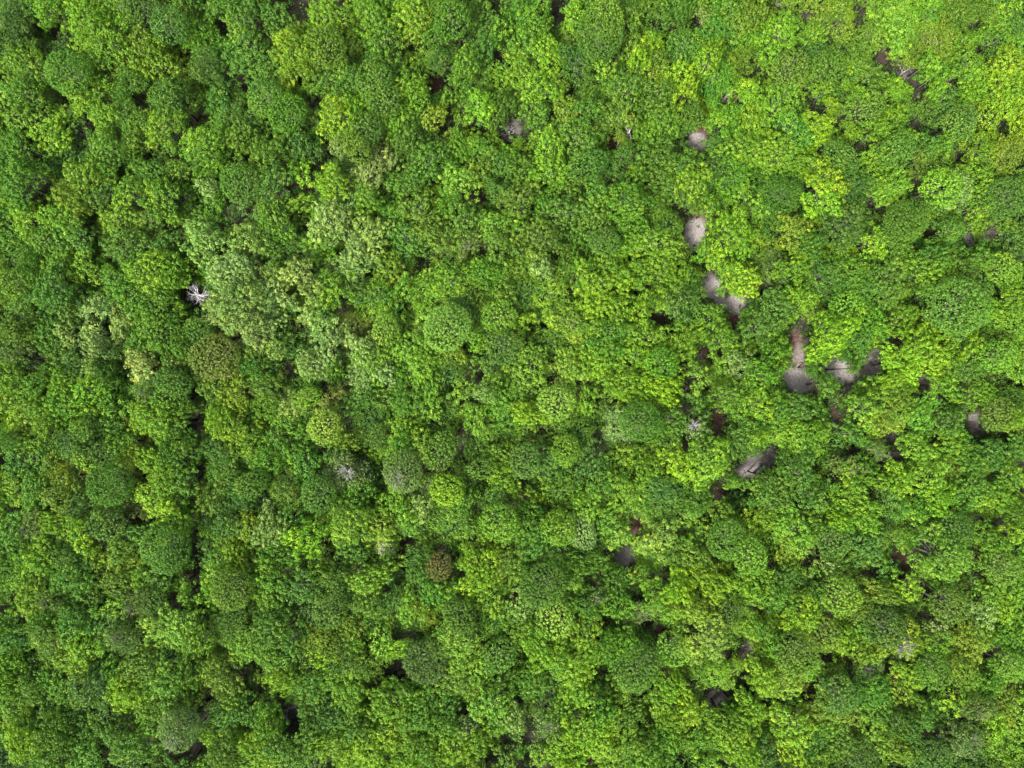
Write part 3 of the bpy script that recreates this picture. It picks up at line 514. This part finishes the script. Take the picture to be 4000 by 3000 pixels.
label_all(big)
for t in big:
    if t.col == 'e' and abs(t.X - 2785) < 40 and t.Y < 400:      # the creeper-covered mound
        t.zc *= .88; t.top *= .88
        u, v = px2u(t.X, t.Y); t.x, t.y = u * (H - t.zc), v * (H - t.zc)
        r = make_tree(t, 'creeper_mound', 'long low mound of emerald creeper spread around a small yellow-green crown', 'creeper', 'creeper mounds')
        r.rotation_euler = (0, 0, 0); r.scale[0] *= .86; r.scale[1] *= 1.25
        continue
    make_tree(t, FORM[t.form][0], t.label)

# ------------------------------------------------------------------ all smaller trees: one mass
VS = []; TS = []; CS = []; TRK = []
for t in small:
    p = proto_for(t); s = 1.10 * t.R / p['R']; kz = t.zc / p['h0']; a = RNG.uniform(0, 6.283)
    V = p['V']; tint = p['tint']
    c, sn = math.cos(a), math.sin(a); e = RNG.uniform(.78, 1.28)
    X = (V[..., 0] * e * c - V[..., 1] / e * sn) * s + t.x; Y = (V[..., 0] * e * sn + V[..., 1] / e * c) * s + t.y; Z = V[..., 2] * kz
    VS.append(np.stack([X, Y, Z], -1)); TS.append(tint); CS.append(np.repeat(colour(t)[None], len(V), 0))
    TRK.append(([(t.x, t.y, -.2), (t.x + .05, t.y, t.zc * .6), (t.x, t.y + .05, t.zc)], [.12, .09, .04]))
    if t.col in 'kW':
        for pts, rad in twig_paths(t.R, t.zc, RNG, 12):
            TRK.append(([(q[0] + t.x, q[1] + t.y, q[2]) for q in np.array(pts)], rad))
VS = np.concatenate(VS); me = quad_mesh('smaller_trees', VS, LEAF_STUFF, np.concatenate(TS), np.concatenate(CS))
o = bpy.data.objects.new('smaller_trees', me); C.objects.link(o); o['kind'] = 'stuff'
o['label'] = 'mass of smaller mixed green trees filling in between the larger crowns'; o['category'] = 'forest'
ch = bpy.data.objects.new('trunks', tubes_mesh('trunks', TRK, BARK, 5)); C.objects.link(ch); ch.parent = o; ch['kind'] = 'stuff'
print('mass quads', len(VS))

# ------------------------------------------------------------------ the floor: one sheet to the horizon, and the sandy path on it
def wobble(x, y):
    return (np.sin(x * .9 + 1.3 * np.sin(y * .7)) + np.sin(y * 1.1 + 1.7 * np.sin(x * .6 + 2)) + .7 * np.sin(x * 2.3 + y * 1.9)) / 2.7
def floor_masks(x, y):
    sand = np.zeros_like(x); red = np.zeros_like(x)
    wx = x + .45 * wobble(x * 1.3, y * 1.3); wy = y + .45 * wobble(y * 1.4 + 5, x * 1.4)
    for X, Y, a, b, th, s, r in gaps:
        if s <= 0 and r == 0: continue
        u, v = px2u(X, Y); k = W1 / 4000 * H
        dx, dy = wx - u * H, -(wy - v * H)
        ex = (dx * math.cos(th) + dy * math.sin(th)) / (a * k * 1.25); ey = (-dx * math.sin(th) + dy * math.cos(th)) / (b * k * 1.25)
        q = np.sqrt(ex * ex + ey * ey); f = np.clip((1.25 - q) / .6, 0, 1); f = f * f * (3 - 2 * f)
        if s > 0: sand = np.maximum(sand, s * f)
        if r: red = np.maximum(red, r * f)
    return sand, red
def sheet(name, xs, ys, z0, keep=None):
    gx, gy = np.meshgrid(xs, ys); x = gx.ravel(); y = gy.ravel()
    sand, red = floor_masks(x, y); z = z0 + 0.09 * wobble(x * .6, y * .6)
    nx, ny = len(xs), len(ys); i = np.arange(nx * ny).reshape(ny, nx)
    F = np.stack([i[:-1, :-1], i[:-1, 1:], i[1:, 1:], i[1:, :-1]], -1).reshape(-1, 4)
    if keep is not None:
        m = keep(sand, red); F = F[m[F].all(1)]
        used = np.unique(F); new = np.full(nx * ny, -1); new[used] = np.arange(len(used)); F = new[F]
        x, y, z, sand, red = x[used], y[used], z[used], sand[used], red[used]
    me = bpy.data.meshes.new(name); n = len(x)
    me.vertices.add(n); me.vertices.foreach_set('co', np.stack([x, y, z], 1).reshape(-1).astype(np.float32))
    me.loops.add(len(F) * 4); me.loops.foreach_set('vertex_index', F.reshape(-1).astype(np.int32))
    me.polygons.add(len(F)); me.polygons.foreach_set('loop_start', (np.arange(len(F)) * 4).astype(np.int32))
    for nm, a in (('sand', sand), ('red', red)):
        at = me.attributes.new(nm, 'FLOAT', 'POINT'); at.data.foreach_set('value', a.astype(np.float32))
    me.materials.append(GROUND); me.update(calc_edges=True)
    me.polygons.foreach_set('use_smooth', [True] * len(me.polygons))
    o = bpy.data.objects.new(name, me); C.objects.link(o); o['kind'] = 'structure'
    return o
far = np.array([90, 120, 200, 500, 2000.])
gx = np.concatenate([-far[::-1], np.arange(-78, 78.1, .3), far]); gy = np.concatenate([-far[::-1], np.arange(-62, 62.1, .3), far])
o = sheet('ground', gx, gy, 0.0); o['label'] = 'dark brown forest floor under the trees'; o['category'] = 'ground'
o = sheet('path', np.arange(-78, 78.1, .3), np.arange(-62, 62.1, .3), 0.004, lambda s, r: s > .12)
o['label'] = 'winding sandy path showing pale through the canopy gaps'; o['category'] = 'path'

# ------------------------------------------------------------------ undergrowth: low leaves everywhere but in the open gaps
def in_gaps(x, y, k):
    m = np.zeros(len(x), bool)
    for X, Y, a, b, th, s, r in gaps:
        if s == 0 and r < .25: continue
        u, v = px2u(X, Y); q = W1 / 4000 * H
        dx, dy = x - u * H, -(y - v * H)
        ex = (dx * math.cos(th) + dy * math.sin(th)) / (a * q * k); ey = (-dx * math.sin(th) + dy * math.cos(th)) / (b * q * k)
        m |= ex * ex + ey * ey < 1
    return m
n = 42000
bx = RNG.uniform(-72, 72, n); by = RNG.uniform(-55, 55, n); br = RNG.uniform(.35, .85, n); bh = RNG.uniform(.3, 3.2, n)
ok = ~in_gaps(bx * (1 + bh / H), by * (1 + bh / H), RNG.choice([.8, .9, 1.0, 1.1, 1.15, 1.15], n) + RNG.uniform(-.1, .05, n)); g2 = in_gaps(bx * (1 + bh / H), by * (1 + bh / H), 1.1)
br = np.where(g2, br * .45, br); bh = np.where(g2, bh * .18, bh); bx, by, br, bh = bx[ok], by[ok], br[ok], bh[ok]
nl = 16; k = np.repeat(np.arange(len(bx)), nl); m = len(k)
d = unit(RNG.normal(size=(m, 3)) + np.array([0, 0, .5]))
P = np.stack([bx[k], by[k], bh[k]], 1) + d * br[k][:, None] * RNG.uniform(.4, 1.1, m)[:, None] * np.array([1, 1, .7]); P[:, 2] = np.maximum(P[:, 2], .05)
cb = np.array([PAL[c][0] for c in 'ggvdtoo'])[RNG.integers(0, 7, len(bx))] * np.array([.60, .90, .32])
me = quad_mesh('undergrowth', leaf_quads(P, unit(d + RNG.normal(size=(m, 3)) * .5), RNG.uniform(.16, .28, m), RNG.uniform(.10, .16, m), RNG), LEAF_STUFF, RNG.normal(0, .5, m), cb[k])
o = bpy.data.objects.new('undergrowth', me); C.objects.link(o); o['kind'] = 'stuff'
o['label'] = 'dark leafy undergrowth covering the floor between trunks'; o['category'] = 'undergrowth'

# ------------------------------------------------------------------ bare dead trees
def bough(start, d, ln, r, rng, depth, out):
    n = 5; pts = [np.array(start, float)]; dd = np.array(d, float)
    for i in range(n):
        dd = unit(dd + rng.normal(size=3) * .20 + np.array([0, 0, .04])); pts.append(pts[-1] + dd * ln / n)
    out.append((pts, [r * (1 - .72 * i / n) for i in range(n + 1)]))
    if depth:
        for _ in range(5 if depth > 1 else 5):
            i = int(rng.integers(2, n + 1)); b = pts[i]
            bough(b, unit(dd + rng.normal(size=3) * .75), ln * rng.uniform(.35, .6), r * (1 - .72 * i / n) * .72, rng, depth - 1, out)
def dead_tree(X, Y, R, h, label, seed, mat, lean=0.0, limbs=9):
    rng = np.random.default_rng(seed); u, v = px2u(X, Y)
    root = bpy.data.objects.new('dead_tree', None); C.objects.link(root); zt = h
    root.location = (u * (H - zt * .8), v * (H - zt * .8), 0)
    root['label'] = label; root['category'] = 'dead tree'; root['group'] = 'bare dead trees'
    fx = h * .45; a = rng.uniform(0, 6.28); ln = np.array([math.cos(a), math.sin(a), 0]) * lean
    fork = np.array([0, 0, fx]) + ln
    o = bpy.data.objects.new('trunk', tubes_mesh('trunk', [([(0, 0, -.2), tuple(fork * .5 + np.array([.05, .03, 0])), tuple(fork), tuple(fork + np.array([.1, .1, .35 * h]))], [.19, .15, .13, .06])], mat, 8))
    C.objects.link(o); o.parent = root
    for k in range(limbs):
        an = 2 * math.pi * k / limbs + rng.uniform(-.3, .3); P = []
        bough(fork + np.array([0, 0, rng.uniform(-.2, .3 * h)]), unit(np.array([math.cos(an), math.sin(an), rng.uniform(.15, .8)])), R * rng.uniform(.75, 1.1), rng.uniform(.032, .048), rng, 2, P)
        o = bpy.data.objects.new('limb', tubes_mesh('limb', P, mat, 5)); C.objects.link(o); o.parent = root
dead_tree(755, 1152, 1.5, 6.0, 'bleached white dead tree standing alone in a dark gap', 3, DEADWOOD, .2, 18)
dead_tree(1526, 608, .9, 5.5, 'grey bare dead tree right of a brown tuft near the paired dark gaps', 5, GREYWOOD, .3, 8)
dead_tree(3540, 272, 1.6, 3.0, 'grey bare branches in a gap left of the yellowest crowns', 7, GREYWOOD, .4, 8)
dead_tree(2838, 372, 1.2, 2.5, 'grey bare branches right of the emerald creeper mound', 11, GREYWOOD, .3, 7)
dead_tree(1112, 2762, 1.5, 2.2, 'grey fallen boughs lying in a black gap near the bottom edge', 13, GREYWOOD, .5, 7)
dead_tree(2672, 1532, 1.1, 3.5, 'brownish grey bare branches beside the intense green dome', 17, GREYWOOD, .3, 6)
dead_tree(2464, 514, .8, 6.0, 'small pale dead treetop between green crowns near the red litter gap', 19, DEADWOOD, .2, 6)
dead_tree(1990, 508, 1.3, 2.0, 'grey dry branches over the bare patch above the centre', 23, GREYWOOD, .3, 8)
dead_tree(3468, 1788, .9, 4.0, 'pale dry branches between the two dark gaps near the olive dome', 29, GREYWOOD, .3, 7)

# ------------------------------------------------------------------ light, sky, camera
to_sun = Vector((-0.68, -0.73, 0)).normalized() * math.cos(math.radians(53)) + Vector((0, 0, math.sin(math.radians(53))))
sun = bpy.data.lights.new('sun', 'SUN'); sun.energy = 1.5; sun.angle = math.radians(10); sun.color = (1.0, 0.95, 0.86)
so = bpy.data.objects.new('sun', sun); C.objects.link(so); so.location = (0, 0, 120)
so.rotation_euler = to_sun.to_track_quat('Z', 'Y').to_euler()
w = bpy.data.worlds.new('World'); bpy.context.scene.world = w; w.use_nodes = True
nt = w.node_tree; bg = nt.nodes['Background']; sky = nt.nodes.new('ShaderNodeTexSky'); sky.sky_type = 'NISHITA'; sky.sun_disc = False
sky.sun_elevation = math.radians(53); sky.sun_rotation = math.atan2(to_sun.x, to_sun.y)
sky.air_density = 1.0; sky.dust_density = 7.0
nt.links.new(sky.outputs['Color'], bg.inputs['Color']); bg.inputs['Strength'].default_value = 0.05
cam = bpy.data.cameras.new('camera'); cam.lens = 24; cam.sensor_width = 36; cam.clip_end = 6000
co = bpy.data.objects.new('camera', cam); C.objects.link(co); co.location = (0, 0, H); co.rotation_euler = (0, 0, 0)
S = bpy.context.scene; S.camera = co
S.view_settings.view_transform = 'Standard'; S.view_settings.look = 'None'; S.view_settings.exposure = 2.8; S.view_settings.gamma = 1
S.render.engine = 'CYCLES'; cy = S.cycles; cy.filter_width = 1.5
cy.max_bounces = 6; cy.diffuse_bounces = 3; cy.glossy_bounces = 1; cy.transmission_bounces = 3; cy.caustics_reflective = False; cy.caustics_refractive = False
print('script', round(time.time() - T0, 1), 's')
